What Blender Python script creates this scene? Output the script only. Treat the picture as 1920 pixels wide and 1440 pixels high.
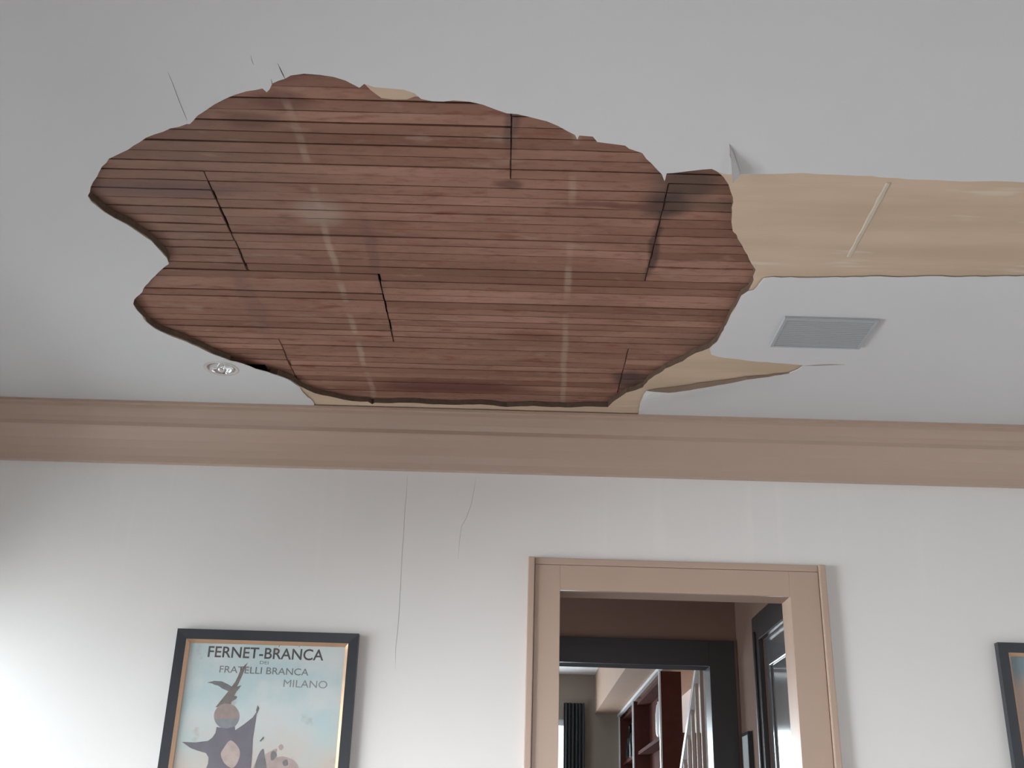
import bpy, bmesh, math, random
from mathutils import Vector, Matrix
from mathutils.geometry import delaunay_2d_cdt, tessellate_polygon

for o in list(bpy.data.objects):
    bpy.data.objects.remove(o, do_unlink=True)
SC = bpy.context.scene
COL = SC.collection
rnd = random.Random(7)

# ------------------------------------------------------------------ camera
EYE = 1.35
FPX = 2050.127                     # focal length in pixels of a 1920 px wide frame
PITCH, ROLL, YAW = 0.4004617, 0.0297542, -0.0061205
fw = Vector((math.sin(YAW)*math.cos(PITCH), math.cos(YAW)*math.cos(PITCH), math.sin(PITCH)))
rt0 = Vector((math.cos(YAW), -math.sin(YAW), 0)); up0 = rt0.cross(fw)
RT = rt0*math.cos(ROLL) + up0*math.sin(ROLL)
UP = -rt0*math.sin(ROLL) + up0*math.cos(ROLL)
cam = bpy.data.cameras.new('camera'); cam.sensor_width = 36; cam.lens = FPX/1920*36
camo = bpy.data.objects.new('camera', cam); COL.objects.link(camo)
camo.matrix_world = Matrix(((RT.x, UP.x, -fw.x, 0), (RT.y, UP.y, -fw.y, 0), (RT.z, UP.z, -fw.z, EYE), (0, 0, 0, 1)))
cam.clip_start = 0.05; cam.clip_end = 200
SC.camera = camo

# ------------------------------------------------------------------ world, lights, exposure
W = bpy.data.worlds.new('sky'); SC.world = W; W.use_nodes = True
wt = W.node_tree; tc = wt.nodes.new('ShaderNodeTexCoord'); sx = wt.nodes.new('ShaderNodeSeparateXYZ')
wt.links.new(tc.outputs['Generated'], sx.inputs[0])
mr = wt.nodes.new('ShaderNodeMapRange'); mr.inputs[1].default_value = -.03; mr.inputs[2].default_value = .03
wt.links.new(sx.outputs[2], mr.inputs[0])
mc = wt.nodes.new('ShaderNodeMix'); mc.data_type = 'RGBA'; mc.inputs[6].default_value = (.10, .105, .09, 1); mc.inputs[7].default_value = (.86, .95, 1, 1)   # ground below, overcast sky above
wt.links.new(mr.outputs[0], mc.inputs[0]); wt.links.new(mc.outputs[2], wt.nodes['Background'].inputs[0])
wt.nodes['Background'].inputs[1].default_value = 3.0

def area(name, loc, rot, sx, sy, power, color, spread=math.pi):
    l = bpy.data.lights.new(name, 'AREA'); l.shape = 'RECTANGLE'; l.size = sx; l.size_y = sy
    l.energy = power; l.color = color; l.spread = spread
    o = bpy.data.objects.new(name, l); o.location = loc; o.rotation_euler = rot; COL.objects.link(o)
    return o
R90 = math.pi/2
# daylight through the left wall's two windows (outside the frame, left)
area('daylight_corner_window', (-2.85, 3.44, 1.62), (0, -R90+.42, 0), 1.6, 1.2, 66, (0.92, 0.985, 1.0))
area('daylight_side_window', (-2.80, 2.15, 1.65), (0, -R90+.46, 0), 1.7, 1.4, 215, (0.965, 0.985, 1.0), 1.95)
# rear wall window behind the camera
area('daylight_rear_window', (-0.3, -2.85, 1.7), (R90-.25, 0, 0), 2.0, 1.6, 15, (1.0, 0.985, 0.98), 1.3)
# far room: window in its end wall plus an unseen left one, added for left-facing edges
area('daylight_far_window', (-0.13, 10.1, 1.55), (-R90, 0, 0), 1.16, 1.7, 80, (0.80, 0.92, 1.0))
area('far_side_fill_light', (-1.56, 7.6, 1.4), (0, -R90, 0), 1.4, 1.4, 42, (0.82, 0.93, 1.0))

area('hall_fill_light', (-2.25, 4.9, 1.45), (0, -R90, 0), 1.2, .75, 32, (0.82, 0.92, 1.0))  # unseen window light, added to brighten the dim hall
area('stair_fill_light', (2.95, 7.9, 1.7), (0, R90, 0), 1.3, 1.1, 60, (1.0, 0.97, 0.95))  # unseen stairwell light, added to brighten the white wall there

SC.view_settings.view_transform = 'Standard'
SC.view_settings.look = 'None'
SC.view_settings.gamma = 1.0
SC.view_settings.use_curve_mapping = False
SC.view_settings.exposure = 0.0

# ------------------------------------------------------------------ sizes (metres)
D = 4.1            # far wall of the room
H = 2.923          # ceiling underside
XL, XR, YR = -2.3, 2.9, -2.5
HALL_Y = 5.5; HALL_X = 1.12
FAR_Y = 10.0

def ray(x, y): return RT*((x-960)/FPX) - UP*((y-720)/FPX) + fw
def on_y(x, y, Y):                      # where the sight line meets a wall at distance Y
    d = ray(x, y); d = d*(Y/d.y); return Vector((d.x, d.y, d.z+EYE))
def on_z(x, y, Z):
    d = ray(x, y); d = d*((Z-EYE)/d.z); return Vector((d.x, d.y, Z))
def on_x(x, y, X):
    d = ray(x, y); d = d*(X/d.x); return Vector((d.x, d.y, d.z+EYE))

# ------------------------------------------------------------------ materials
def lin(c): return tuple(((v/255)/12.92 if v/255 <= .04045 else ((v/255+.055)/1.055)**2.4) for v in c)
class NT:
    def __init__(s, name):
        s.m = bpy.data.materials.new(name); s.m.use_nodes = True
        s.t = s.m.node_tree; s.b = s.t.nodes['Principled BSDF']; s.out = s.t.nodes['Material Output']
    def n(s, typ, **k):
        x = s.t.nodes.new(typ)
        for a, b in k.items(): setattr(x, a, b)
        return x
    def l(s, a, b): s.t.links.new(a, b)
    def pos(s):
        return s.n('ShaderNodeNewGeometry').outputs['Position']
    def mapped(s, src, scale):
        v = s.n('ShaderNodeVectorMath', operation='MULTIPLY'); s.l(src, v.inputs[0]); v.inputs[1].default_value = scale
        return v.outputs[0]
    def noise(s, vec, scale, detail=3, rough=.55):
        x = s.n('ShaderNodeTexNoise'); s.l(vec, x.inputs['Vector'])
        x.inputs['Scale'].default_value = scale; x.inputs['Detail'].default_value = detail; x.inputs['Roughness'].default_value = rough
        return x.outputs['Fac']
    def rng(s, v, a, b, c=0., d=1., smooth=True):
        x = s.n('ShaderNodeMapRange', interpolation_type='SMOOTHSTEP' if smooth else 'LINEAR')
        s.l(v, x.inputs[0]); x.inputs[1].default_value = a; x.inputs[2].default_value = b; x.inputs[3].default_value = c; x.inputs[4].default_value = d
        return x.outputs[0]
    def mul(s, a, b, op='MULTIPLY'):
        x = s.n('ShaderNodeMath', operation=op)
        for i, v in enumerate((a, b)):
            if isinstance(v, (int, float)): x.inputs[i].default_value = v
            else: s.l(v, x.inputs[i])
        return x.outputs[0]
    def mix(s, fac, a, b):
        x = s.n('ShaderNodeMix', data_type='RGBA')
        if isinstance(fac, (int, float)): x.inputs[0].default_value = fac
        else: s.l(fac, x.inputs[0])
        for i, v in ((6, a), (7, b)):
            if isinstance(v, tuple): x.inputs[i].default_value = (*v, 1)
            else: s.l(v, x.inputs[i])
        return x.outputs[2]
    def blob(s, vec, cx, cy, rx, ry, a=1.0, b=.35):
        v = s.n('ShaderNodeVectorMath', operation='SUBTRACT'); s.l(vec, v.inputs[0]); v.inputs[1].default_value = (cx, cy, 0)
        w = s.mapped(v.outputs[0], (1/rx, 1/ry, 0))
        q = s.n('ShaderNodeVectorMath', operation='LENGTH'); s.l(w, q.inputs[0])
        return s.rng(q.outputs['Value'], a, b, 0, 1)
    def bump(s, h, strength, dist=.002):
        x = s.n('ShaderNodeBump'); x.inputs['Strength'].default_value = strength; x.inputs['Distance'].default_value = dist
        s.l(h, x.inputs['Height']); s.l(x.outputs[0], s.b.inputs['Normal'])
    def col(s, c):
        if isinstance(c, tuple): s.b.inputs['Base Color'].default_value = (*c, 1)
        else: s.l(c, s.b.inputs['Base Color'])
    def rough(s, r, spec=.5): s.b.inputs['Roughness'].default_value = r; s.b.inputs['Specular IOR Level'].default_value = spec

def plain(name, c, r=.6, var=.08, scale=6, metal=0, spec=.5, bump=0.):
    t = NT(name); P = t.pos(); f = t.noise(P, scale)
    t.col(t.mix(f, tuple(v*(1-var) for v in c), tuple(v*(1+var) for v in c)))
    t.rough(r, spec); t.b.inputs['Metallic'].default_value = metal
    if bump: t.bump(t.noise(P, 90), bump)
    return t.m

M = {}
M['ceiling'] = plain('white_ceiling_paint', (.62, .628, .64), .8, .02, 2, spec=.2, bump=.05)
# wall paint with faint pale water streaks running down it
t = NT('off_white_wall_paint'); P = t.pos()
base = t.mix(t.noise(P, 1.3), (.74, .733, .725), (.78, .773, .765))
st = t.rng(t.noise(t.mapped(P, (9, 1, .45)), 1.6, 2), .60, .74)
zf = t.n('ShaderNodeSeparateXYZ'); t.l(P, zf.inputs[0])
top = t.rng(zf.outputs[2], 2.0, 2.6, 0, .25)
t.col(t.mix(t.mul(st, top), base, (.84, .825, .81))); t.rough(.55, .3); t.bump(t.noise(P, 60), .05)
M['wall'] = t.m
M['lip_shade'] = plain('torn_lip_painted_shade', (.22, .16, .12), .9)  # torn edge darkened to paint shade onto the sagging lip
M['crack'] = plain('grey_plaster_in_the_crack', (.46, .42, .395), .9)
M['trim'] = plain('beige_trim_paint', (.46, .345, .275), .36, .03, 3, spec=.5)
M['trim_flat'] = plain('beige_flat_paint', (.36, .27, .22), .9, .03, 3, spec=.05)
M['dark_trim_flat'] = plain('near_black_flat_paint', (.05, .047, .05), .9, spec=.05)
M['hall_wall'] = plain('brown_hall_paint', (.29, .185, .145), .6)
M['dark_trim'] = plain('near_black_trim_paint', (.045, .042, .045), .35)
# beige base coat
t = NT('beige_base_coat'); P = t.pos()
a = t.mix(t.rng(t.noise(t.mapped(P, (1.2, 7, 1)), 1.0), .35, .7), (.59, .46, .345), (.50, .385, .28))
b = t.mix(t.rng(t.noise(t.mapped(P, (2.2, 14, 1)), 1.3), .58, .72), a, (.62, .53, .43))
t.col(b); t.rough(.8, .2); t.bump(t.noise(P, 80), .12); M['base'] = t.m
M['browncoat'] = plain('brown_coat_plaster_edge', (.125, .088, .066), .95, .35, 60, spec=.1, bump=.6)
M['keys'] = plain('plaster_keys_between_laths', (.15, .095, .075), .95, .3, 30)
M['void'] = plain('dark_floor_boards_above', (.06, .045, .035), .9)
M['floor'] = plain('oak_floor_finish', (.155, .128, .12), .4, .2, 3)
M['door_grey'] = plain('glossy_grey_door_paint', (.15, .15, .155), .10, .03, 3, spec=.9)
M['steel'] = plain('grey_register_paint', (.37, .39, .41), .5, .04, 5)
M['vent_dark'] = plain('dull_duct', (.39, .415, .43), .8)
M['chrome'] = plain('chrome_reflector', (.85, .87, .88), .10, .02, 5, metal=1)
M['lens'] = plain('pale_trim_ring_plastic', (.60, .57, .57), .25, .02)
M['frame'] = plain('black_frame_paint', (.030, .034, .042), .32, .1, 20)
M['gilt'] = plain('gilt_fillet', (.60, .40, .27), .28, .1, 30, metal=.55)
M['ink'] = plain('dark_grey_print', (.085, .08, .085), .7, .3, 40)
M['ink_mid'] = plain('mid_grey_print', (.19, .185, .20), .7, .3, 40)
M['ink_pale'] = plain('pale_grey_print', (.26, .26, .275), .7, .25, 40)
M['bird'] = plain('grey_brown_print', (.19, .17, .165), .7, .3, 60)
M['globe'] = plain('pinkish_brown_print', (.33, .265, .25), .7, .22, 60)
M['globe_low'] = plain('slate_print', (.25, .27, .29), .7, .22, 60)
M['cape'] = plain('slate_purple_print', (.165, .155, .185), .7, .25, 30)
M['flesh'] = plain('dull_pink_print', (.47, .385, .355), .7, .25, 50)
M['rose'] = plain('dusty_rose_print', (.42, .34, .32), .7, .25, 30)
M['white_wood'] = plain('white_gloss_paint', (.74, .76, .78), .3, .03)
M['tan_wood'] = plain('grey_tan_paint', (.42, .36, .32), .5)
M['walnut'] = plain('dark_red_brown_wood', (.085, .030, .024), .8, .3, 12, spec=.05)
M['soffit'] = plain('tan_soffit_paint', (.40, .27, .20), .6)
M['far_wall'] = plain('taupe_far_wall_paint', (.27, .225, .185), .7)
M['far_white'] = plain('white_far_ceiling_paint', (.72, .70, .70), .7)
M['curtain'] = plain('charcoal_curtain_cloth', (.05, .055, .058), .9, .2, 20)
M['bottle'] = plain('dark_bottle_glass', (.012, .012, .014), .15)
# print paper
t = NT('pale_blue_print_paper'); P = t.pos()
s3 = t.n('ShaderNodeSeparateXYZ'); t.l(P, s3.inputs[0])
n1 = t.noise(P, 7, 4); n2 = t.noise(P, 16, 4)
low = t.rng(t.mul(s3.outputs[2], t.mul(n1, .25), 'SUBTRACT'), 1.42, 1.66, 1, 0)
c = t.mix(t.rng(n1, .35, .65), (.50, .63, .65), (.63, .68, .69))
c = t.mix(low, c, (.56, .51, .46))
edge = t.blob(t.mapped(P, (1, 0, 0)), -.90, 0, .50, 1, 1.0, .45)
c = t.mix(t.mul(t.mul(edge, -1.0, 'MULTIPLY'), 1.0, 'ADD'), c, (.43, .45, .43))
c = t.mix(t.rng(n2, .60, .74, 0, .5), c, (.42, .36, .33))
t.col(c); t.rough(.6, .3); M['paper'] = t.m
t = NT('blue_and_tan_print_paper'); P = t.pos()
s3 = t.n('ShaderNodeSeparateXYZ'); t.l(P, s3.inputs[0])
t.col(t.mix(t.rng(t.mul(s3.outputs[2], t.mul(t.noise(P, 9), .1), 'ADD'), 1.96, 2.06), (.42, .31, .26), (.20, .27, .31)))
t.rough(.6, .3); M['paper_two'] = t.m
# thin picture glass: mostly see-through, mirror-like at a slant
t = NT('picture_glass'); t.t.nodes.remove(t.b)
tr = t.n('ShaderNodeBsdfTransparent'); gl = t.n('ShaderNodeBsdfGlossy'); gl.inputs['Roughness'].default_value = .03
lw_ = t.n('ShaderNodeLayerWeight'); lw_.inputs[0].default_value = .5
p5 = t.mul(lw_.outputs['Facing'], 5.0, 'POWER'); p5 = t.mul(t.mul(p5, .92), .05, 'ADD')
mx = t.n('ShaderNodeMixShader'); t.l(p5, mx.inputs[0]); t.l(tr.outputs[0], mx.inputs[1]); t.l(gl.outputs[0], mx.inputs[2])
t.l(mx.outputs[0], t.out.inputs[0]); M['glass'] = t.m

# old wood lath: brown, stained by plaster and water, some joint shading painted in
t = NT('old_brown_lath_wood'); P = t.pos()
oi = t.n('ShaderNodeObjectInfo')
wob = t.n('ShaderNodeTexNoise'); t.l(P, wob.inputs['Vector']); wob.inputs['Scale'].default_value = 9
ws = t.n('ShaderNodeVectorMath', operation='MULTIPLY_ADD'); t.l(wob.outputs['Color'], ws.inputs[0]); ws.inputs[1].default_value = (.06, .04, 0)
sub = t.n('ShaderNodeVectorMath', operation='SUBTRACT'); t.l(P, sub.inputs[0]); sub.inputs[1].default_value = (.03, .02, 0)
t.l(sub.outputs[0], ws.inputs[2]); Q = ws.outputs[0]
c = t.mix(oi.outputs['Random'], (.195, .094, .064), (.375, .205, .152))
g = t.noise(t.mapped(P, (5, 190, 60)), 1.0, 4)
c = t.mix(t.rng(g, .45, .85), c, (.27, .148, .110))
big = t.rng(t.noise(t.mapped(P, (1.6, 5, 1)), 1.5, 3), .36, .66)
c = t.mix(t.mul(big, .5), c, (.18, .085, .058))
red = t.rng(t.noise(t.mapped(P, (7, 26, 1)), 1.0, 3), .56, .74, 0, .85)
c = t.mix(red, c, (.20, .070, .045))
mot = t.rng(t.noise(t.mapped(P, (22, 55, 1)), 1.0, 4), .50, .72, 0, .38)
c = t.mix(mot, c, (.13, .062, .048))
pale = t.rng(t.noise(t.mapped(P, (6, 15, 1)), 1.2, 3), .60, .78, 0, .6)
c = t.mix(pale, c, (.36, .245, .195))
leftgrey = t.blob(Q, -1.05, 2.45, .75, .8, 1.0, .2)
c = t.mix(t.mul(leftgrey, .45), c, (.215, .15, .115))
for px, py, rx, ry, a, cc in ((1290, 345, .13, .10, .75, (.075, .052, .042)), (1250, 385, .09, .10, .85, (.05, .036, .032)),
        (1340, 385, .17, .05, .5, (.12, .085, .06)), (1222, 470, .022, .22, .8, (.06, .035, .03)), (850, 726, .42, .085, .8, (.115, .04, .032)),  # the narrow blob paints shading along the right-hand joint
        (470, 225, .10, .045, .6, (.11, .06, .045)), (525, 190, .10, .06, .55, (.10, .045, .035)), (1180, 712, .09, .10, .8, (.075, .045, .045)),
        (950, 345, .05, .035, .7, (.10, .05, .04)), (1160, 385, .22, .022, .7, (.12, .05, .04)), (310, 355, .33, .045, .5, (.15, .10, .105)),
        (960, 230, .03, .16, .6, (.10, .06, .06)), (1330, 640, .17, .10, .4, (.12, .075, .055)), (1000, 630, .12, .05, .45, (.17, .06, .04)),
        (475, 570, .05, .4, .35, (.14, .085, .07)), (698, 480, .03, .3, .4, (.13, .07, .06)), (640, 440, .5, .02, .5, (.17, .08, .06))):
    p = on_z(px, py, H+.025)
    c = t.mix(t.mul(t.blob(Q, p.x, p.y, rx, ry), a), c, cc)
for x0, k, a in ((-.560, 0.0, .52), (.125, .03, .42)):
    xs = t.n('ShaderNodeSeparateXYZ'); t.l(P, xs.inputs[0])
    xx = t.mul(t.mul(xs.outputs[0], x0, 'SUBTRACT'), t.mul(t.mul(xs.outputs[1], 2.28, 'SUBTRACT'), k), 'SUBTRACT')
    wob2 = t.mul(t.mul(t.noise(P, 5), .5, 'SUBTRACT'), .028)
    ab = t.n('ShaderNodeMath', operation='ABSOLUTE'); t.l(t.mul(xx, wob2, 'ADD'), ab.inputs[0])
    f = t.rng(ab.outputs[0], .015, .003, 0, a)
    f = t.mul(f, t.rng(t.noise(t.mapped(P, (2, 5, 1)), 1.3), .40, .60))
    c = t.mix(f, c, (.47, .36, .28))
lp = on_z(600, 400, H+.025)
c = t.mix(t.mul(t.blob(Q, lp.x, lp.y, .09, .10), .5), c, (.40, .31, .26))
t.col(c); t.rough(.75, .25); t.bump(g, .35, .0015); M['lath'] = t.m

# ------------------------------------------------------------------ mesh helpers
def obj(name, bm, mats, parent=None, smooth=False):
    me = bpy.data.meshes.new(name); bmesh.ops.recalc_face_normals(bm, faces=bm.faces); bm.to_mesh(me); bm.free()
    return objm(name, me, mats, parent, smooth)
def objm(name, me, mats, parent=None, smooth=False):
    for m in (mats if isinstance(mats, (list, tuple)) else [mats]):
        if m is not None and len(me.materials) < (len(mats) if isinstance(mats, (list, tuple)) else 1): me.materials.append(M[m])
    if smooth:
        for p in me.polygons: p.use_smooth = True
    o = bpy.data.objects.new(name, me); COL.objects.link(o)
    if parent: o.parent = parent
    return o
def structure(o): o['kind'] = 'structure'; return o
def empty(name, loc=(0, 0, 0)):
    o = bpy.data.objects.new(name, None); o.location = loc; o.empty_display_size = .05; COL.objects.link(o); return o
def thing(name, label, cat, loc=(0, 0, 0), group=None):
    o = empty(name, loc); o['label'] = label; o['category'] = cat
    if group: o['group'] = group
    return o
def box(bm, x0, x1, y0, y1, z0, z1, bev=0):
    vs = [bm.verts.new((x, y, z)) for z in (z0, z1) for y in (y0, y1) for x in (x0, x1)]
    fs = [bm.faces.new([vs[i] for i in q]) for q in ((0, 2, 3, 1), (4, 5, 7, 6), (0, 1, 5, 4), (2, 6, 7, 3), (0, 4, 6, 2), (1, 3, 7, 5))]
    if bev:
        es = {e for f in fs for e in f.edges}
        bmesh.ops.bevel(bm, geom=list(es), offset=bev, segments=2, affect='EDGES', profile=.6)
def boxo(name, x0, x1, y0, y1, z0, z1, m, parent=None, bev=0):
    bm = bmesh.new(); box(bm, x0, x1, y0, y1, z0, z1, bev)
    if parent:                                             # parents sit at a location without rotation
        bmesh.ops.translate(bm, verts=bm.verts, vec=-parent.location)
    return obj(name, bm, m, parent)
def prism(bm, pts, fn):                                    # extrude a 2-D outline; fn(p, side) -> 3-D
    a = [bm.verts.new(fn(p, 0)) for p in pts]; b = [bm.verts.new(fn(p, 1)) for p in pts]
    bm.faces.new(a); bm.faces.new(b[::-1])
    for i in range(len(pts)): bm.faces.new((a[i], a[i-1], b[i-1], b[i]))
def lathe(bm, prof, seg, cx, cy, z0=0, sign=1):
    rings = [[bm.verts.new((cx+r*math.cos(2*math.pi*i/seg), cy+r*math.sin(2*math.pi*i/seg), z0+sign*z)) for i in range(seg)] for r, z in prof]
    for a, b in zip(rings, rings[1:]):
        for i in range(seg): bm.faces.new((a[i-1], a[i], b[i], b[i-1]))
    return rings
def bar(bm, p, q, w, h):                                   # rectangular bar from p to q
    p, q = Vector(p), Vector(q); d = (q-p).normalized(); s = d.cross(Vector((0, 0, 1)))
    s = s.normalized() if s.length > 1e-4 else Vector((1, 0, 0)); u = s.cross(d)
    vs = [[bm.verts.new(c + s*a*w/2 + u*b*h/2) for a, b in ((-1, -1), (1, -1), (1, 1), (-1, 1))] for c in (p, q)]
    bm.faces.new(vs[0]); bm.faces.new(vs[1][::-1])
    for i in range(4): bm.faces.new((vs[0][i-1], vs[0][i], vs[1][i], vs[1][i-1]))

def inside(p, poly):
    x, y = p; r = False; j = len(poly)-1
    for i in range(len(poly)):
        xi, yi = poly[i]; xj, yj = poly[j]
        if (yi > y) != (yj > y) and x < (xj-xi)*(y-yi)/(yj-yi)+xi: r = not r
        j = i
    return r
def sheet(outer, holes, grid=(), zf=None, thick=.004, to3=None):
    """Plate with holes: front face plus the cut edges around every hole. to3(u, v, depth) places it."""
    vs = []; es = []
    for loop in [outer]+holes:
        k = len(vs); vs += [Vector(p) for p in loop]
        es += [(k+i, k+(i+1) % len(loop)) for i in range(len(loop))]
    vs += [Vector(p) for p in grid]
    V2, E2, F2, *_ = delaunay_2d_cdt(vs, es, [], 0, 1e-5)
    bm = bmesh.new()
    sag = [zf(v.x, v.y) if zf else 0 for v in V2]
    fv = [bm.verts.new(to3(v.x, v.y, sag[i])) for i, v in enumerate(V2)]
    cnt = {}
    for f in F2:
        c = sum((V2[i] for i in f), Vector((0, 0)))/len(f)
        if not inside(c, outer) or any(inside(c, h) for h in holes): continue
        try: bm.faces.new([fv[i] for i in f])
        except ValueError: continue
        for a, b in zip(f, f[1:]+f[:1]): cnt[frozenset((a, b))] = cnt.get(frozenset((a, b)), 0)+1
    back = {}
    for e, k in cnt.items():
        if k != 1: continue
        a, b = tuple(e)
        for i in (a, b):
            if i not in back: back[i] = bm.verts.new(to3(V2[i].x, V2[i].y, thick))
        f = bm.faces.new((fv[a], fv[b], back[b], back[a])); f.material_index = 2 if min(sag[a], sag[b]) < -.002 else 1
    for v in list(bm.verts):
        if not v.link_faces: bm.verts.remove(v)
    return bm

# ------------------------------------------------------------------ ceiling outlines (traced on the ceiling plane)
LATH_HOLE = [(165,368),(169,352),(182,331),(191,312),(205,298),(222,290),(240,280),(262,266),(290,252),(320,241),(350,232),(357,233),(364,226),
 (370,217),(384,207),(402,196),(422,186),(440,178),(462,172),(480,169),(492,166),(500,173),(506,168),(511,157),(522,152),(534,148),(545,142),(570,139),(600,140),
 (625,144),(648,151),(662,159),(673,164),(682,158),(694,172),(715,187),(738,189),(762,189),(778,183),(790,185),(810,190),(832,190),(850,188),(880,191),(905,196),
 (930,205),(950,212),(970,214),(1000,221),(1025,228),(1045,236),(1065,246),(1078,253),(1083,262),(1086,254),(1112,256),(1120,266),(1140,269),(1172,273),(1180,279),(1205,287),
 (1212,298),(1222,307),(1232,318),(1240,327),(1247,340),(1250,325),(1262,324),(1290,321),(1318,318),(1334,317),(1347,325),(1357,334),(1366,348),(1371,362),
 (1375,382),(1373,400),(1371,418),(1375,436),(1384,450),(1392,462),(1402,480),(1410,498),(1417,508),(1412,520),(1411,534),(1403,547),(1390,556),(1383,570),
 (1372,588),(1362,608),(1350,632),(1345,642),(1330,655),(1305,664),(1290,672),(1280,679),(1265,685),(1248,693),(1242,698),(1228,706),(1215,715),(1205,728),
 (1190,734),(1175,738),(1160,748),(1148,756),(1140,765),(1110,764),(1060,766),(1000,763),(950,765),(900,760),(850,761),(800,759),(760,757),(720,758),(703,757),
 (698,760),(690,755),(660,754),(630,748),(605,743),(590,739),(575,733),(562,726),(545,714),(520,704),(500,697),(480,692),(455,682),(430,676),(400,665),(370,650),
 (340,637),(310,626),(290,616),(275,604),(266,592),(256,582),(249,571),(252,562),(262,552),(272,536),(290,518),(310,500),(317,495),(312,484),(300,470),
 (283,452),(262,437),(240,422),(215,410),(195,398),(180,385),(171,378)]
ia = LATH_HOLE.index((673,164)); ib = LATH_HOLE.index((790,185)); ic = LATH_HOLE.index((1334,317)); idd = LATH_HOLE.index((1403,547))
ie = LATH_HOLE.index((1330,655)); ig = LATH_HOLE.index((562,726))
WHITE_HOLE = (LATH_HOLE[:ia+1] + [(683,157),(702,164),(730,166),(758,168),(778,175)] + LATH_HOLE[ib:ic+1] + [(1348,323),(1360,326),(1371,327),(1373,316),(1369,292),(1368,268),
 (1376,284),(1383,306),(1389,327),(1420,327),(1450,326),(1480,325),(1505,324),(1530,326),(1560,327),(1600,329),(1650,332),(1700,336),(1760,338),(1800,340),(1860,340),(1920,342),
 (2040,346),(2050,380),(2040,430),(2046,480),(2036,522),(1920,518),(1860,519),(1800,520),(1750,518),(1700,520),(1650,519),(1600,520),(1550,521),(1500,521),(1450,520),(1433,522),(1424,532),(1413,545)] + LATH_HOLE[idd:ie+1] +
 [(1333,665),(1360,671),(1400,676),(1450,680),(1490,683),(1506,685),(1496,693),(1480,699),(1440,704),(1400,707),(1360,713),(1320,718),(1280,724),(1240,729),(1213,733),
  (1207,740),(1202,752),(1198,767),(1197,778),(592,778),(591,768),(589,757),(582,748),(572,740)] + LATH_HOLE[ig:])
def rag(poly, z, step, amp, seed):
    r = random.Random(seed); out = []
    P = [on_z(x, y, z).xy for x, y in poly]
    for i in range(len(P)):
        a, b = P[i], P[(i+1) % len(P)]; L = (b-a).length; n = max(1, int(L/step)); nn = Vector((-(b-a).y, (b-a).x)).normalized() if L else Vector((0, 0))
        for k in range(n):
            p = a.lerp(b, k/n)
            if p.y < 4.0: p = p + nn*r.uniform(-amp, amp)*(1 if k else .5)
            out.append((p.x, p.y))
    return out
hole_w = rag(WHITE_HOLE, H, .022, .0028, 1)
jc = LATH_HOLE.index((500,697)); BASE_HOLE = LATH_HOLE[:jc]+[(505,704),(498,718),(470,722),(446,712),(432,700)]+LATH_HOLE[LATH_HOLE.index((430,676)):]
hole_l = rag(BASE_HOLE, H, .022, .0028, 1)
lamp_c = on_z(415, 691, H); lamp_r = .058
circ = [(lamp_c.x+lamp_r*math.cos(k*math.pi/12), lamp_c.y+lamp_r*math.sin(k*math.pi/12)) for k in range(24)]
def slit(pts, w, z=None, fn=None):
    P = [fn(x, y) for x, y in pts]; L = []; Rr = []
    for i, p in enumerate(P):
        d = (P[min(i+1, len(P)-1)]-P[max(i-1, 0)]).normalized(); n = Vector((-d.y, d.x)); ww = w*(.25 if i in (0, len(P)-1) else 1)
        L.append(tuple(p+n*ww/2)); Rr.append(tuple(p-n*ww/2))
    return L+Rr[::-1]
cz = lambda x, y: on_z(x, y, H).xy
ceil_cracks = [slit([(521,119),(526,131),(532,143),(536,150)], .0028, fn=cz), slit([(508,148),(510,156),(512,163)], .002, fn=cz),
               slit([(315,135),(325,160),(337,192),(346,214),(351,226)], .0016, fn=cz), slit([(470,104),(473,115),(476,122)], .0014, fn=cz),
               slit([(1506,686),(1530,685),(1560,684),(1585,684)], .009, fn=cz)]
lip = [on_z(x, y, H) for x, y in ((1198,770),(1213,733),(1280,724),(1360,713),(1440,704),(1506,685),(1590,684))]
def sag(x, y):
    if not (lip[0].x-.03 < x < lip[-1].x): return 0
    for a, b in zip(lip, lip[1:]):
        if a.x <= x <= b.x:
            ly = a.y + (b.y-a.y)*(x-a.x)/(b.x-a.x+1e-9)
            if y < ly-.012: return 0
            k = (x-lip[1].x)/(lip[-2].x-lip[1].x)
            s = .020*max(0, min(1, (1-k)*1.6))*max(0, min(1, (k+.04)*5))
            return -s*math.exp(-((y-ly)/.10)**2)
    return 0
grid = [(-.1+.045*i, 3.30+.04*j) for i in range(32) for j in range(19)]
OUT = [(XL-.1, YR-.1), (XR+.1, YR-.1), (XR+.1, D+.1), (XL-.1, D+.1)]
ceiling = obj('ceiling', sheet(OUT, [hole_w, circ]+ceil_cracks, grid, sag, .0018, lambda u, v, d: (u, v, H+d)), ['ceiling', 'ceiling', 'lip_shade'])
structure(ceiling)
obj('plaster_base', sheet(OUT, [hole_l, circ]+ceil_cracks[:2], (), None, .024, lambda u, v, d: (u, v, H+max(d, .0042))), ['base', 'browncoat'], ceiling)
# torn flake hanging beside the band
fl = [on_z(x, y, H) for x, y in ((1368,266),(1373,327),(1390,327),(1384,306))]
bm = bmesh.new(); vs = []
for k, (dz0) in enumerate((0, -.030, 0, 0)): vs.append(bm.verts.new((fl[k].x, fl[k].y, H+.002+dz0)))
f = bm.faces.new(vs); r = bmesh.ops.extrude_face_region(bm, geom=[f]); bmesh.ops.translate(bm, verts=[v for v in r['geom'] if isinstance(v, bmesh.types.BMVert)], vec=(0, 0, .0015))
o = obj('plaster_flake', bm, 'ceiling', ceiling); o['label'] = 'torn triangular flake of white plaster skin'
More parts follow.
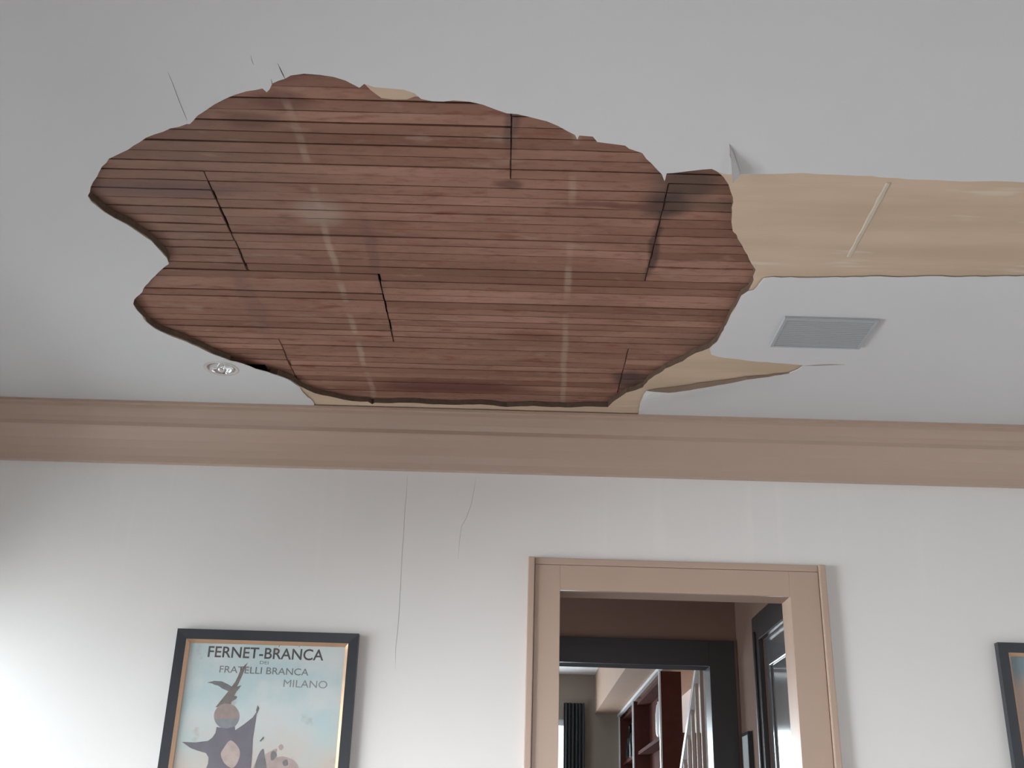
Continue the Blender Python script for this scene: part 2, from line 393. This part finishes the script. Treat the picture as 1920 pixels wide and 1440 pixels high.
# pale joint line across the beige band
p, q = on_z(1667, 345, H), on_z(1592, 484, H)
bm = bmesh.new(); n = 10; rows = []
for k in range(n+1):
    c = p.lerp(q, k/n); w = .008+rnd.uniform(-.002, .003)
    rows.append([bm.verts.new((c.x-w, c.y, H+.0042)), bm.verts.new((c.x-w*.5, c.y, H+.0028)), bm.verts.new((c.x+w*.5, c.y, H+.0028)), bm.verts.new((c.x+w, c.y, H+.0042))])
for a, b in zip(rows, rows[1:]):
    for i in range(3): bm.faces.new((a[i], a[i+1], b[i+1], b[i]))
M['tape'] = plain('pale_joint_compound', (.52, .455, .37), .8)
obj('joint_tape', bm, 'tape', ceiling)['label'] = 'pale filled board joint across the beige band'

# laths
ZL = H+.0255
def lath_mesh(k, L):
    r = random.Random(k); bm = bmesh.new(); n = 5; rings = []
    for i in range(n+1):
        x = L*i/n; a = .0205+r.uniform(-.0011, .0009); b = .0205+r.uniform(-.0011, .0009); z = r.uniform(-.0008, .0008)
        rings.append([bm.verts.new(c) for c in ((x, -a, .0008+z), (x, -a+.003, z), (x, b-.003, z), (x, b, .0008+z), (x, b, .0065), (x, -a, .0065))])
    for a, b in zip(rings, rings[1:]):
        for i in range(6): bm.faces.new((a[i-1], a[i], b[i], b[i-1]))
    bm.faces.new(rings[0]); bm.faces.new(rings[-1][::-1])
    bmesh.ops.recalc_face_normals(bm, faces=bm.faces)
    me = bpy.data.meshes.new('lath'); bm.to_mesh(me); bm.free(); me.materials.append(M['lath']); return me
variants = {}
def get_lath(L):
    key = (round(L, 2), rnd.randrange(4))
    if key not in variants: variants[key] = lath_mesh(len(variants)+11, key[0])
    return variants[key]
PITCHL = .0445
groups = [(0, 2.11, (-.84, .378)), (2.11, 2.43, (-1.253, -.034, 1.185)), (2.43, 2.94, (-.834, .378)), (2.94, 3.45, (-.435, .785)), (3.45, 9, (-.834, .378))]
gaps = {}
vx0, vx1, vy0, vy1 = on_z(430, 684, ZL).x, on_z(500, 690, ZL).x, on_z(455, 680, ZL).y-.005, on_z(470, 700, ZL).y+.06
hs = [Vector(p) for p in hole_l]
slits = []
y = 1.90; nl = 0
while y < 4.06:
    near = [p.x for p in hs if abs(p.y-y) < .045]
    if near:
        lo, hi = min(near)-.10, max(near)+.10
        js = [g[2] for g in groups if g[0] <= y < g[1]][0]
        cuts = [lo]+[j for j in js if lo+.12 < j < hi-.12]+[hi]
        if vy0 < y < vy1: cuts = sorted(cuts+[(vx0+vx1)/2])
        for a, b in zip(cuts, cuts[1:]):
            ga = gb = .0018
            if a in js: ga = rnd.uniform(.0012, .0045) if a in (-.834, -.435) else rnd.uniform(.0008, .0028)
            if b in js: gb = rnd.uniform(.0012, .0045) if b in (-.834, -.435) else rnd.uniform(.0008, .0028)
            if vy0 < y < vy1:
                if abs(a-(vx0+vx1)/2) < 1e-6: ga = (vx1-vx0)/2
                if abs(b-(vx0+vx1)/2) < 1e-6: gb = (vx1-vx0)/2
            L = round(b-gb-a-ga, 2)
            if L < .05: continue
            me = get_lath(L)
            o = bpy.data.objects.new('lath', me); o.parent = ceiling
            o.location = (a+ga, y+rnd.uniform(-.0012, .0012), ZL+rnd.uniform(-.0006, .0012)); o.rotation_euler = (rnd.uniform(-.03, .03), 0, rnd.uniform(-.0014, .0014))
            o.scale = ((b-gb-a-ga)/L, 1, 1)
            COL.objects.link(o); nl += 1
    y += PITCHL
print('laths', nl)
def rect(x0, x1, y0, y1): return [(x0, y0), (x1, y0), (x1, y1), (x0, y1)]
obj('plaster_keys', sheet(rect(-1.6, 1.2, 1.7, 4.12), [rect(-.839, -.829, 2.44, 2.93), rect(-.44, -.43, 2.95, 3.35), rect(vx0-.01, vx1+.01, vy0, vy1)], (), None, .002, lambda u, v, d: (u, v, ZL+.0095+d)), ['keys', 'keys'], ceiling)
structure(boxo('wall_top', XL-.2, XR+.2, YR-.2, D+.15, H+.20, H+.24, 'void'))

# ceiling light at the edge of the hole: shallow chrome reflector in a thin ring
lt = thing('ceiling_light', 'small round chrome recessed light at the lower left edge of the hole', 'light', (lamp_c.x, lamp_c.y, H))
bm = bmesh.new(); lathe(bm, [(.050, .0), (.052, -.0025), (.060, -.003), (.063, -.001), (.063, .0)], 36, 0, 0); obj('trim_ring', bm, 'lens', lt, True)
bm = bmesh.new(); rr = lathe(bm, [(.052, .0), (.049, .006), (.043, .012), (.033, .017), (.020, .020), (.004, .021)], 36, 0, 0); bm.faces.new(rr[-1]); obj('reflector', bm, 'chrome', lt, True)
bm = bmesh.new(); rr = lathe(bm, [(.012, .019), (.015, .012), (.018, .004), (.016, -.006), (.010, -.012), (.002, -.014)], 24, 0, 0); bm.faces.new(rr[-1]); obj('bulb', bm, 'chrome', lt, True)

# ceiling register
c0, c1, c2, c3 = [on_z(x, y, H-.006) for x, y in ((1473, 597), (1646, 599), (1616, 654), (1442, 650))]
vx0_, vx1_, vy0_, vy1_ = (c0.x+c3.x)/2, (c1.x+c2.x)/2, (c0.y+c1.y)/2, (c2.y+c3.y)/2
vc = ((vx0_+vx1_)/2, (vy0_+vy1_)/2)
vt = thing('ceiling_vent', 'flat grey metal air vent set in the white ceiling', 'vent', (vc[0], vc[1], H))
hw, hh = (vx1_-vx0_)/2, (vy1_-vy0_)/2
boxo('backing', vc[0]-hw+.004, vc[0]+hw-.004, vc[1]-hh+.004, vc[1]+hh-.004, H-.003, H-.001, 'vent_dark', vt)
bm = bmesh.new()
for a in ((-hw, hw, -hh, -hh+.010), (-hw, hw, hh-.010, hh), (-hw, -hw+.010, -hh+.010, hh-.010), (hw-.010, hw, -hh+.010, hh-.010)):
    box(bm, a[0], a[1], a[2], a[3], -.008, 0)
obj('vent_frame', bm, 'steel', vt)
ns = 14
for k in range(ns):
    yy = -hh+.017+(2*hh-.034)*k/(ns-1)
    bm = bmesh.new(); prism(bm, [(yy-.0072, -.0066), (yy-.0064, -.0072), (yy+.0074, -.0060), (yy+.0066, -.0052)], lambda p, s: ((-hw+.009) if s == 0 else (hw-.009), p[0], p[1]))
    obj('slat', bm, 'steel', vt)

# ------------------------------------------------------------------ room shell
OX0, OX1, OZ = .1785, 1.042, on_y(1050, 1106, D-.018).z       # doorway opening
yw = lambda x, y: Vector((on_y(x, y, D).x, on_y(x, y, D).z))
wall_cracks = [slit([(764,890),(762,930),(759,960),(757,1000),(754,1040),(752,1080),(750,1120),(748,1155),(746,1180),(742,1215),(741,1255)], .0012, fn=yw),
               slit([(893,893),(889,918),(884,945),(874,972),(866,985),(862,1010),(859,1050)], .0010, fn=yw)]
wall = obj('wall_back', sheet([(XL, 0), (XR, 0), (XR, H+.2), (XL, H+.2)], [rect(OX0-.02, OX1+.02, -.5, OZ+.02)]+wall_cracks, (), None, .003, lambda u, v, d: (u, D+d, v)), ['wall', 'crack'])
structure(wall)
obj('plaster_backing', sheet([(XL, 0), (XR, 0), (XR, H+.2), (XL, H+.2)], [rect(OX0-.02, OX1+.02, -.5, OZ+.02)], (), None, .11, lambda u, v, d: (u, D+max(d, .0035), v)), ['crack', 'hall_wall'], wall)
def walls_with_window(name, X, thick, y0, y1, z1, wins, m):
    o = obj(name, sheet([(y0, 0), (y1, 0), (y1, z1), (y0, z1)], [rect(a, b, c, d) for a, b, c, d in wins], (), None, thick, lambda u, v, d: (X+d, u, v)), [m, m])
    return structure(o)
LW = [(2.90, 3.98, .50, 2.10), (1.50, 2.80, .60, 2.30)]
wl = walls_with_window('wall_left', XL, -.15, YR, D, H+.2, LW, 'wall')
structure(boxo('wall_right', XR, XR+.12, YR, D, 0, H+.2, 'wall'))
wr = structure(obj('wall_front', sheet([(XL, 0), (XR, 0), (XR, H+.2), (XL, H+.2)], [rect(-1.3, .7, .7, 2.3)], (), None, -.15, lambda u, v, d: (u, YR+d, v)), ['wall', 'wall']))
structure(boxo('floor', -3, 3.2, YR-.2, FAR_Y+.3, -.05, 0, 'floor'))
wn = [0]
def window(axis, fixed, a0, a1, z0, z1, inward):
    wn[0] += 1; w = empty('window_%d' % wn[0], (fixed, (a0+a1)/2, z0) if axis == 'x' else ((a0+a1)/2, fixed, z0)); w['kind'] = 'structure'
    def part(nm, u0, u1, v0, v1, d0, d1, m):
        lo, hi = sorted((fixed-inward*d0, fixed-inward*d1))
        if axis == 'x': boxo(nm, lo, hi, u0, u1, v0, v1, m, w)
        else: boxo(nm, u0, u1, lo, hi, v0, v1, m, w)
    for u0, u1, v0, v1 in ((a0, a0+.05, z0, z1), (a1-.05, a1, z0, z1), (a0+.05, a1-.05, z0, z0+.05), (a0+.05, a1-.05, z1-.05, z1), (a0+.05, a1-.05, (z0+z1)/2-.02, (z0+z1)/2+.02)):
        part('window_frame', u0, u1, v0, v1, .02, .055, 'white_wood')
    part('window_pane', a0+.05, a1-.05, z0+.05, (z0+z1)/2-.02, .035, .039, 'glass'); part('window_pane', a0+.05, a1-.05, (z0+z1)/2+.02, z1-.05, .035, .039, 'glass')
window('x', XL, 2.90, 3.98, .50, 2.10, 1); window('x', XL, 1.50, 2.80, .60, 2.30, 1); window('y', YR, -1.3, .7, .7, 2.3, 1)

# crown moulding, one run per wall
CROWN = [(0, 0), (.116, 0), (.116, .010), (.104, .013), (.102, .025), (.096, .040), (.088, .058), (.0825, .078), (.0825, .094), (.0790, .100), (.069, .114), (.053, .140), (.041, .170), (.033, .198), (.029, .223), (0, .223)]
def crown(name, fn):
    bm = bmesh.new(); prism(bm, CROWN, fn); return structure(obj(name, bm, 'trim'))
crown('trim_1', lambda p, s: ((XL, XR)[s], D-p[0], H-p[1]))
crown('trim_2', lambda p, s: (XL+p[0], (YR, D)[s], H-p[1]))
crown('trim_3', lambda p, s: (XR-p[0], (YR, D)[s], H-p[1]))
crown('trim_4', lambda p, s: ((XL, XR)[s], YR+p[0], H-p[1]))
structure(boxo('baseboard_back', XL, OX0-.13, D-.018, D, 0, .18, 'trim')); structure(boxo('baseboard_left', XL, XL+.018, YR, D-.018, 0, .18, 'trim'))

# ------------------------------------------------------------------ doorways
def doorway(name, x0, x1, z, yf, yb, m, bb, cw, wr=0):
    d = empty(name, ((x0+x1)/2, yf, 0)); d['kind'] = 'structure'; w = cw-bb
    w2 = w+wr
    for a, b in ((x0-w, x0), (x1, x1+w2)): boxo('casing_board', a, b, yf-.018, yf, 0, z+(w if bb else cw), m, d, .0015)
    boxo('casing_board', x0, x1, yf-.018, yf, z, z+w, m, d, .0015)
    if bb:
        for a, b in ((x0-cw, x0-w-.002), (x1+w2+.002, x1+cw+wr)): boxo('backband', a, b, yf-.032, yf, 0, z+cw, m, d, .004)
        boxo('backband', x0-w-.002, x1+w2+.002, yf-.0195, yf, z+w+.001, z+cw, m, d, .004)
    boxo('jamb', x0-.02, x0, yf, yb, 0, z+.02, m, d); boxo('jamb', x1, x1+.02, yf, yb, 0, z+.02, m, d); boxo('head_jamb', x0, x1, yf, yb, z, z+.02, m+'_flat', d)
    return d
doorway('door_1', OX0, OX1, OZ, D, D+.115, 'trim', .027, .122, .016)
Z2 = on_y(1200, 1245, HALL_Y-.02).z; X21 = on_y(1333, 1300, HALL_Y-.02).x
doorway('door_2', X21-.86, X21, Z2, HALL_Y, HALL_Y+.13, 'dark_trim', 0, .125)
# hall between them
structure(boxo('wall_hall_ceiling', -2.2, HALL_X+.1, D+.115, HALL_Y+.13, H-.2, H-.15, 'hall_wall'))
wh = structure(obj('wall_hall_back', sheet([(-2.2, 0), (HALL_X, 0), (HALL_X, H), (-2.2, H)], [rect(X21-.88, X21+.02, -.5, Z2+.02)], (), None, .13, lambda u, v, d: (u, HALL_Y+d, v)), ['hall_wall', 'hall_wall']))
DZ = on_x(1432, 1192, HALL_X-.02).z; DY1 = on_x(1428, 1300, HALL_X-.02).y
structure(obj('wall_hall_right', sheet([(D+.115, 0), (HALL_Y+.14, 0), (HALL_Y+.14, H), (D+.115, H)], [rect(DY1-.80, DY1, -.5, DZ)], (), None, .12, lambda u, v, d: (HALL_X+d, u, v)), ['hall_wall', 'hall_wall']))
structure(obj('wall_hall_left', sheet([(D+.115, 0), (HALL_Y+.13, 0), (HALL_Y+.13, H), (D+.115, H)], [rect(4.5, 5.3, .8, 2.1)], (), None, -.1, lambda u, v, d: (-2.2+d, u, v)), ['hall_wall', 'hall_wall']))
window('x', -2.2, 4.5, 5.3, .8, 2.1, 1)  # unseen window, added to go with the hall fill
d3 = empty('door_3', (HALL_X, DY1-.4, 0)); d3['kind'] = 'structure'
cw3 = .115
boxo('casing_board', HALL_X-.022, HALL_X, DY1, DY1+cw3, 0, DZ+cw3, 'dark_trim', d3, .004)
boxo('casing_bead', HALL_X-.034, HALL_X-.022, DY1+.045, DY1+.065, 0, DZ+.045, 'dark_trim', d3, .005)
boxo('casing_board', HALL_X-.022, HALL_X, D+.118, DY1, DZ, DZ+cw3, 'dark_trim', d3, .004)
boxo('door_leaf', HALL_X+.006, HALL_X+.046, DY1-.80, DY1, .01, DZ, 'door_grey', d3)
zp = on_x(1445, 1243, HALL_X+.01).z
for a, b, c, d_ in ((DY1-.70, DY1-.10, zp-.75, zp), (DY1-.70, DY1-.10, .2, zp-.9)):
    bm = bmesh.new()
    for q in ((a, b, d_-.014, d_), (a, b, c, c+.014), (a, a+.014, c+.014, d_-.014), (b-.014, b, c+.014, d_-.014)): box(bm, HALL_X-.002, HALL_X+.006, q[0], q[1], q[2], q[3], .003)
    bmesh.ops.translate(bm, verts=bm.verts, vec=-d3.location); obj('panel_moulding', bm, 'door_grey', d3)
# framed pane hanging on the hall's side wall
a = on_x(1386, 1379, HALL_X-.03); b = on_x(1413, 1361, HALL_X-.03); zt = (a.z+b.z)/2
y0_, y1_ = HALL_Y-.10, max(DY1+cw3+.01, HALL_Y-.26)
mi = thing('hall_picture', 'pale glossy panel in a thin dark frame on the dim hall side wall', 'picture', (HALL_X, (y0_+y1_)/2, zt-.5))
lo, hi = min(y0_, y1_), max(y0_, y1_)
for q in ((lo, hi, zt-.014, zt), (lo, hi, zt-.6, zt-.586), (lo, lo+.014, zt-.586, zt-.014), (hi-.014, hi, zt-.586, zt-.014)):
    boxo('frame_rail', HALL_X-.022, HALL_X, q[0], q[1], q[2], q[3], 'frame', mi)
boxo('panel', HALL_X-.020, HALL_X-.002, lo+.014, hi-.014, zt-.586, zt-.014, 'white_wood', mi)

# ------------------------------------------------------------------ far room
FC = EYE+1.436
structure(boxo('wall_far_ceiling', -1.6, 3.0, HALL_Y+.13, FAR_Y+.1, FC, FC+.06, 'far_white'))
FWX0, FWX1 = -.72, on_y(1057, 1400, FAR_Y).x+.05; FWZ = on_y(1050, 1349, FAR_Y).z
structure(obj('wall_far_back', sheet([(-1.6, 0), (3, 0), (3, FC), (-1.6, FC)], [rect(FWX0, FWX1, .7, FWZ)], (), None, .12, lambda u, v, d: (u, FAR_Y+d, v)), ['far_wall', 'far_wall']))
window('y', FAR_Y, FWX0, FWX1, .7, FWZ, -1)
structure(obj('wall_far_left', sheet([(HALL_Y+.13, 0), (FAR_Y+.1, 0), (FAR_Y+.1, FC), (HALL_Y+.13, FC)], [rect(6.9, 8.3, .7, 2.1)], (), None, -.12, lambda u, v, d: (-1.5+d, u, v)), ['far_wall', 'far_wall']))
window('x', -1.5, 6.9, 8.3, .7, 2.1, 1)  # unseen window, added together with the far room's side light
structure(obj('wall_far_right', sheet([(HALL_Y+.13, 0), (FAR_Y+.1, 0), (FAR_Y+.1, FC), (HALL_Y+.13, FC)], [rect(7.3, 8.5, 1.0, 2.4)], (), None, .12, lambda u, v, d: (2.9+d, u, v)), ['far_white', 'far_white']))
window('x', 2.9, 7.3, 8.5, 1.0, 2.4, -1)  # unseen stairwell window, added along with its light
structure(boxo('wall_far_front', HALL_X, 3.0, HALL_Y+.02, HALL_Y+.13, 0, FC, 'far_white'))
SX0, SX1, SZ = .755, .967, EYE+1.1
structure(boxo('trim_5', SX0, 1.32, HALL_Y+.14, FAR_Y, SZ, FC, 'soffit'))
structure(boxo('trim_6', SX1-.012, SX1+.012, HALL_Y+.14, FAR_Y, SZ-.022, SZ, 'white_wood'))
# dark curtain beside the far window
cx0, cx1 = FWX1-.055, on_y(1096, 1400, FAR_Y-.06).x; czt = on_y(1070, 1318, FAR_Y-.06).z
bm = bmesh.new(); n = 28
a = [(cx0+(cx1-cx0)*i/n, FAR_Y-.06+.02*math.sin(i*1.35)) for i in range(n+1)]
prism(bm, a+[(x, y+.006) for x, y in a[::-1]], lambda p, s: (p[0], p[1], (.12, czt)[s]))
cu = obj('curtain', bm, 'curtain'); cu['label'] = 'charcoal curtain hanging beside the bright far window'; cu['category'] = 'curtain'
# bookcase along the right
UY = [on_x(1237, 1300, SX1).y, on_x(1187, 1350, SX1).y, FAR_Y-.02]
bx1 = on_y(1277, 1300, UY[0]).x
bk = thing('bookcase', 'tall dark red-brown bookcase with window light painted on its front edges beyond the hall', 'bookcase', (SX1, UY[0], 0))
SZB = SZ-.024
for yy in UY:
    boxo('upright', SX1+.006, bx1, yy-.02, yy+.012, 0, SZB, 'walnut', bk)
    boxo('lit_edge_strip', SX1-.006, SX1+.005, yy-.022, yy+.014, 0, SZB, 'white_wood', bk)  # white strip paints window light onto the upright's edge
boxo('back_panel', bx1-.012, bx1, UY[0]+.013, UY[2]-.021, 0, SZB, 'walnut', bk)
for y0_, y1_ in zip(UY, UY[1:]):
    for k in range(6):
        z = SZB-.03-.37*k
        if y0_ == UY[0] and k > 1: continue
        boxo('shelf', SX1+.03, bx1-.013, y0_+.013, y1_-.021, z, z+.025, 'walnut', bk)
for k in range(1, 4):
    for j in range(4):
        z = SZB-.03-.37*k+.0251
        yb = UY[1]+.12+(UY[2]-UY[1]-.24)*j/3; xb = SX1+.078
        bm = bmesh.new(); rr = lathe(bm, [(.037, 0), (.038, .01), (.038, .16), (.030, .195), (.014, .22), (.013, .28), (.015, .285), (.015, .30)], 14, 0, 0); bm.faces.new(rr[0]); bm.faces.new(rr[-1])
        o = obj('bottle', bm, 'bottle', None, True); o.location = (xb, yb, z); o['label'] = 'dark bottle on the %s bottle shelf of the far bookcase, %s from the hall' % (('upper', 'middle', 'lower')[k-1], ('first', 'second', 'third', 'fourth')[j]); o['category'] = 'bottle'; o['group'] = 'dark bottles on the bookcase shelves'
pz = SZB-.03-.37+.0251; py = UY[0]+.34
bm = bmesh.new(); rr = lathe(bm, [(.045, 0), (.052, .02), (.054, .14), (.046, .20), (.040, .21), (.040, .225)], 24, 0, 0); bm.faces.new(rr[0]); bm.faces.new(rr[-1])
o = obj('jar', bm, 'white_wood', None, True); o.location = (SX1+.066, py, pz+.001); o['label'] = 'pale white jar on the upper shelf of the dark bookcase'; o['category'] = 'jar'
# stair wall behind the banister
WY = 8.7
zb = on_y(1290, 1374, WY).z
structure(boxo('wall_stair', bx1+.004, 2.9, WY, WY+.1, zb, FC, 'far_white'))
structure(boxo('wall_stair_base', bx1+.004, 2.9, WY-.01, WY+.1, 0, zb, 'walnut'))
# staircase
RX = 1.0
r0 = on_x(1309, 1250, RX); r1 = on_x(1281, 1440, RX); dr = r1-r0
stc = thing('staircase', 'white wooden stair banister with thin balusters beyond the dark doorway', 'staircase', (RX, r0.y, 0))
ext0, ext1 = r0-dr*.25, r1+dr*.5
def part_bar(nm, p, q, w, h, m):
    bm = bmesh.new(); bar(bm, p, q, w, h); bmesh.ops.translate(bm, verts=bm.verts, vec=-stc.location); return obj(nm, bm, m, stc)
part_bar('handrail', ext0, ext1, .030, .04, 'white_wood')
zbot = lambda p: p.z-.80
for k in range(7):
    p = ext0.lerp(ext1, (k+.5)/7)
    part_bar('baluster', (p.x, p.y, max(.05, zbot(p))), (p.x, p.y, p.z-.02), .018, .018, 'tan_wood')
lowa, lowb = ext0-Vector((0, 0, .80)), ext1-Vector((0, 0, .80))
part_bar('stringer', lowa, lowb if lowb.z > .1 else lowa.lerp(lowb, (lowa.z-.12)/(lowa.z-lowb.z)), .04, .16, 'white_wood')
nx0, nx1 = on_y(1316, 1330, 6.15).x, on_y(1337, 1330, 6.15).x
col = boxo('column', nx0, nx1, 6.15, 6.15+(nx1-nx0), 0, FC, 'white_wood', None, .004)
col['label'] = 'slim white square post standing in front of the stair banister'; col['category'] = 'post'

# ------------------------------------------------------------------ framed prints
NP = [0]
def poly_on(parent, name, pts, y, m):
    NP[0] += 1; y -= NP[0]*.00003
    P = [on_y(px, py, y) for px, py in pts]
    bm = bmesh.new(); vs = [bm.verts.new(p-parent.location) for p in P]
    for t3 in tessellate_polygon([[Vector((p.x, p.z, 0)) for p in P]]):
        try: bm.faces.new([vs[i] for i in t3])
        except ValueError: pass
    for f in bm.faces:
        f.normal_update()
        if f.normal.y > 0: f.normal_flip()
    me = bpy.data.meshes.new(name); bm.to_mesh(me); bm.free(); return objm(name, me, m, parent)
def frame_print(name, label, x0, z1, w, h, paper):
    x1, z0 = x0+w, z1-h; root = thing(name, label, 'picture', (x0+w/2, D, z0)); fwid, lw = .036, .012
    yb, yf = D-.001, D-.032
    def mitre(nm, ins, wd, prof_m, yo, yi):
        A = [(x0+ins, z0+ins), (x1-ins, z0+ins), (x1-ins, z1-ins), (x0+ins, z1-ins)]
        Bq = [(x0+ins+wd, z0+ins+wd), (x1-ins-wd, z0+ins+wd), (x1-ins-wd, z1-ins-wd), (x0+ins+wd, z1-ins-wd)]
        for i in range(4):
            j = (i+1) % 4; bm = bmesh.new()
            q = [A[i], A[j], Bq[j], Bq[i]]; ys = [yo, yo, yi, yi]
            f = [bm.verts.new((p[0], y, p[1])) for p, y in zip(q, ys)]; b = [bm.verts.new((p[0], yb-.002, p[1])) for p in q]
            bm.faces.new(f); bm.faces.new(b[::-1])
            for k in range(4): bm.faces.new((f[k-1], f[k], b[k], b[k-1]))
            bmesh.ops.translate(bm, verts=bm.verts, vec=-root.location); obj(nm, bm, prof_m, root)
    mitre('frame_rail', 0, fwid, 'frame', yf, yf+.002)
    mitre('gilt_fillet', fwid, lw, 'gilt', yf+.004, yf+.016)
    ins = fwid+lw-.004
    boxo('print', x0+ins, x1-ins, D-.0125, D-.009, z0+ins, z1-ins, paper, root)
    bm = bmesh.new(); bm.faces.new([bm.verts.new((x, D-.0172, z)) for x, z in ((x0+ins, z0+ins), (x1-ins, z0+ins), (x1-ins, z1-ins), (x0+ins, z1-ins))])
    bmesh.ops.translate(bm, verts=bm.verts, vec=-root.location); obj('glass', bm, 'glass', root)
    return root
tl = on_y(333, 1180, D-.032); tr = on_y(673, 1186, D-.032)
PW = tr.x-tl.x
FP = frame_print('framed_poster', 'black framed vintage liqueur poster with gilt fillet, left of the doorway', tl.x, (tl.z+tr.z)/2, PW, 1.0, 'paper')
YP = D-.0128
def text(body, xl, yb_, xr, ytop, m, bold=0.0, shear=0.0):
    cu = bpy.data.curves.new('lettering', 'FONT'); cu.body = body; cu.size = 1; cu.offset = bold; cu.shear = shear
    tmp = bpy.data.objects.new('tmp', cu); COL.objects.link(tmp)
    dg = bpy.context.evaluated_depsgraph_get(); me = bpy.data.meshes.new_from_object(tmp.evaluated_get(dg)); me.materials.clear()
    bpy.data.objects.remove(tmp, do_unlink=True)
    xs = [v.co.x for v in me.vertices]; ys = [v.co.y for v in me.vertices]
    A = on_y(xl, yb_[0], YP); Bq = on_y(xr, yb_[1], YP); T = on_y(xl, ytop, YP)
    hgt = T.z-A.z
    for v in me.vertices:
        k = (v.co.x-min(xs))/(max(xs)-min(xs)); u = (v.co.y-min(ys))/(max(ys)-min(ys))
        p = A.lerp(Bq, k) + Vector((0, 0, hgt*u)); v.co = p-FP.location
    return objm('lettering', me, m, FP)
text('FERNET-BRANCA', 389, (1232, 1239), 606, 1211, 'ink', .012)
text('DEI', 487, (1245, 1246), 503, 1239, 'ink_mid')
text('FRATELLI BRANCA', 411, (1261, 1267), 578, 1248, 'ink_mid', .004)
text('MILANO', 531, (1288, 1291), 613, 1274, 'ink_pale', 0)
YQ = YP-.0002
def smooth_poly(pts, n=3):
    out = []
    for i in range(len(pts)):
        p0, p1, p2, p3 = [Vector(pts[(i+k-1) % len(pts)]) for k in range(4)]
        for k in range(n):
            u = k/n; out.append(tuple(.5*((2*p1)+(p2-p0)*u+(2*p0-5*p1+4*p2-p3)*u*u+(3*p1-p0-3*p2+p3)*u**3)))
    return out
poly_on(FP, 'wing_print', [(465,1242),(456.4,1249.6),(450,1258.6),(445.5,1269.4),(441,1278.4),(433,1289),(440,1294),(446.4,1283.9),(451,1273),(456.4,1261.3),(460,1251.4)], YQ, 'bird')
poly_on(FP, 'wing_print', [(388,1280),(402.2,1276.6),(415.7,1277.5),(427.5,1283),(437,1289),(430,1297),(416.6,1291),(409.4,1285.7),(402.2,1283.9),(396.8,1281.2)], YQ, 'ink_mid')
poly_on(FP, 'bird_print', [(433,1290),(440,1289),(452.7,1284.5),(449,1290),(442,1298.3),(439,1304.5),(445,1306),(443,1310),(438.3,1312.7),(434,1316),(433,1322),(418,1325),(404,1326),(412,1316),(420,1306),(427.5,1297)], YQ, 'bird')
poly_on(FP, 'globe_print', [(425+24*math.cos(a*math.pi/15), 1343+24*math.sin(a*math.pi/15)) for a in range(30)], YQ, 'globe')
poly_on(FP, 'globe_band', [(425+23.5*math.cos(a*math.pi/15), 1343+23.5*math.sin(a*math.pi/15)) for a in range(1, 15)], YQ, 'globe_low')
poly_on(FP, 'cap_print', [(482,1333),(474,1345),(456,1359),(441,1369),(440,1362),(425,1366),(406,1363),(404,1374),(398,1383),(390,1389),(366,1392),(341,1391),(358,1403),(372,1408),(386,1412),(391,1420),(390,1432),(384,1446),(430,1452),(470,1444),(473,1410),(474,1385),(478,1360)], YQ, 'cape')
poly_on(FP, 'face_print', smooth_poly([(432,1388),(446,1400),(450,1414),(444,1432),(434,1440),(420,1430),(414,1414),(420,1402)]), YQ, 'flesh')
poly_on(FP, 'figure_print', smooth_poly([(508,1408),(520,1404),(516,1420),(530,1418),(550,1425),(560,1440),(560,1470),(470,1470),(474,1440),(484,1424),(492,1418)]), YQ, 'rose')
poly_on(FP, 'figure_print', smooth_poly([(486,1412),(494,1404),(496,1416),(500,1440),(496,1470),(476,1470),(478,1436)]), YQ, 'ink_mid')
poly_on(FP, 'figure_print', smooth_poly([(508,1412),(514,1408),(519,1415),(514,1424),(508,1425)]), YQ, 'ink_mid')
poly_on(FP, 'figure_print', smooth_poly([(530,1428),(538,1424),(540,1434),(532,1436)]), YQ, 'ink_mid')
poly_on(FP, 'figure_print', smooth_poly([(522,1400),(528,1395),(532,1402),(526,1407)]), YQ, 'rose')
poly_on(FP, 'leaf_print', [(483,1322),(480,1332),(482,1338),(486,1328)], YQ, 'bird')
poly_on(FP, 'leaf_print', [(494,1381),(487,1389),(488,1391),(495,1384)], YQ, 'bird')
# stars over two letters of the title
for x in (524, 562):
    poly_on(FP, 'accent_mark', [(x-2, 1213), (x-.5, 1213), (x+3, 1206), (x+1.5, 1206)], YQ, 'ink_mid')
t2 = on_y(1870, 1204, D-.032)
frame_print('framed_picture', 'black framed print cut off by the right edge, right of the doorway', t2.x, t2.z, PW, 1.0, 'paper_two')
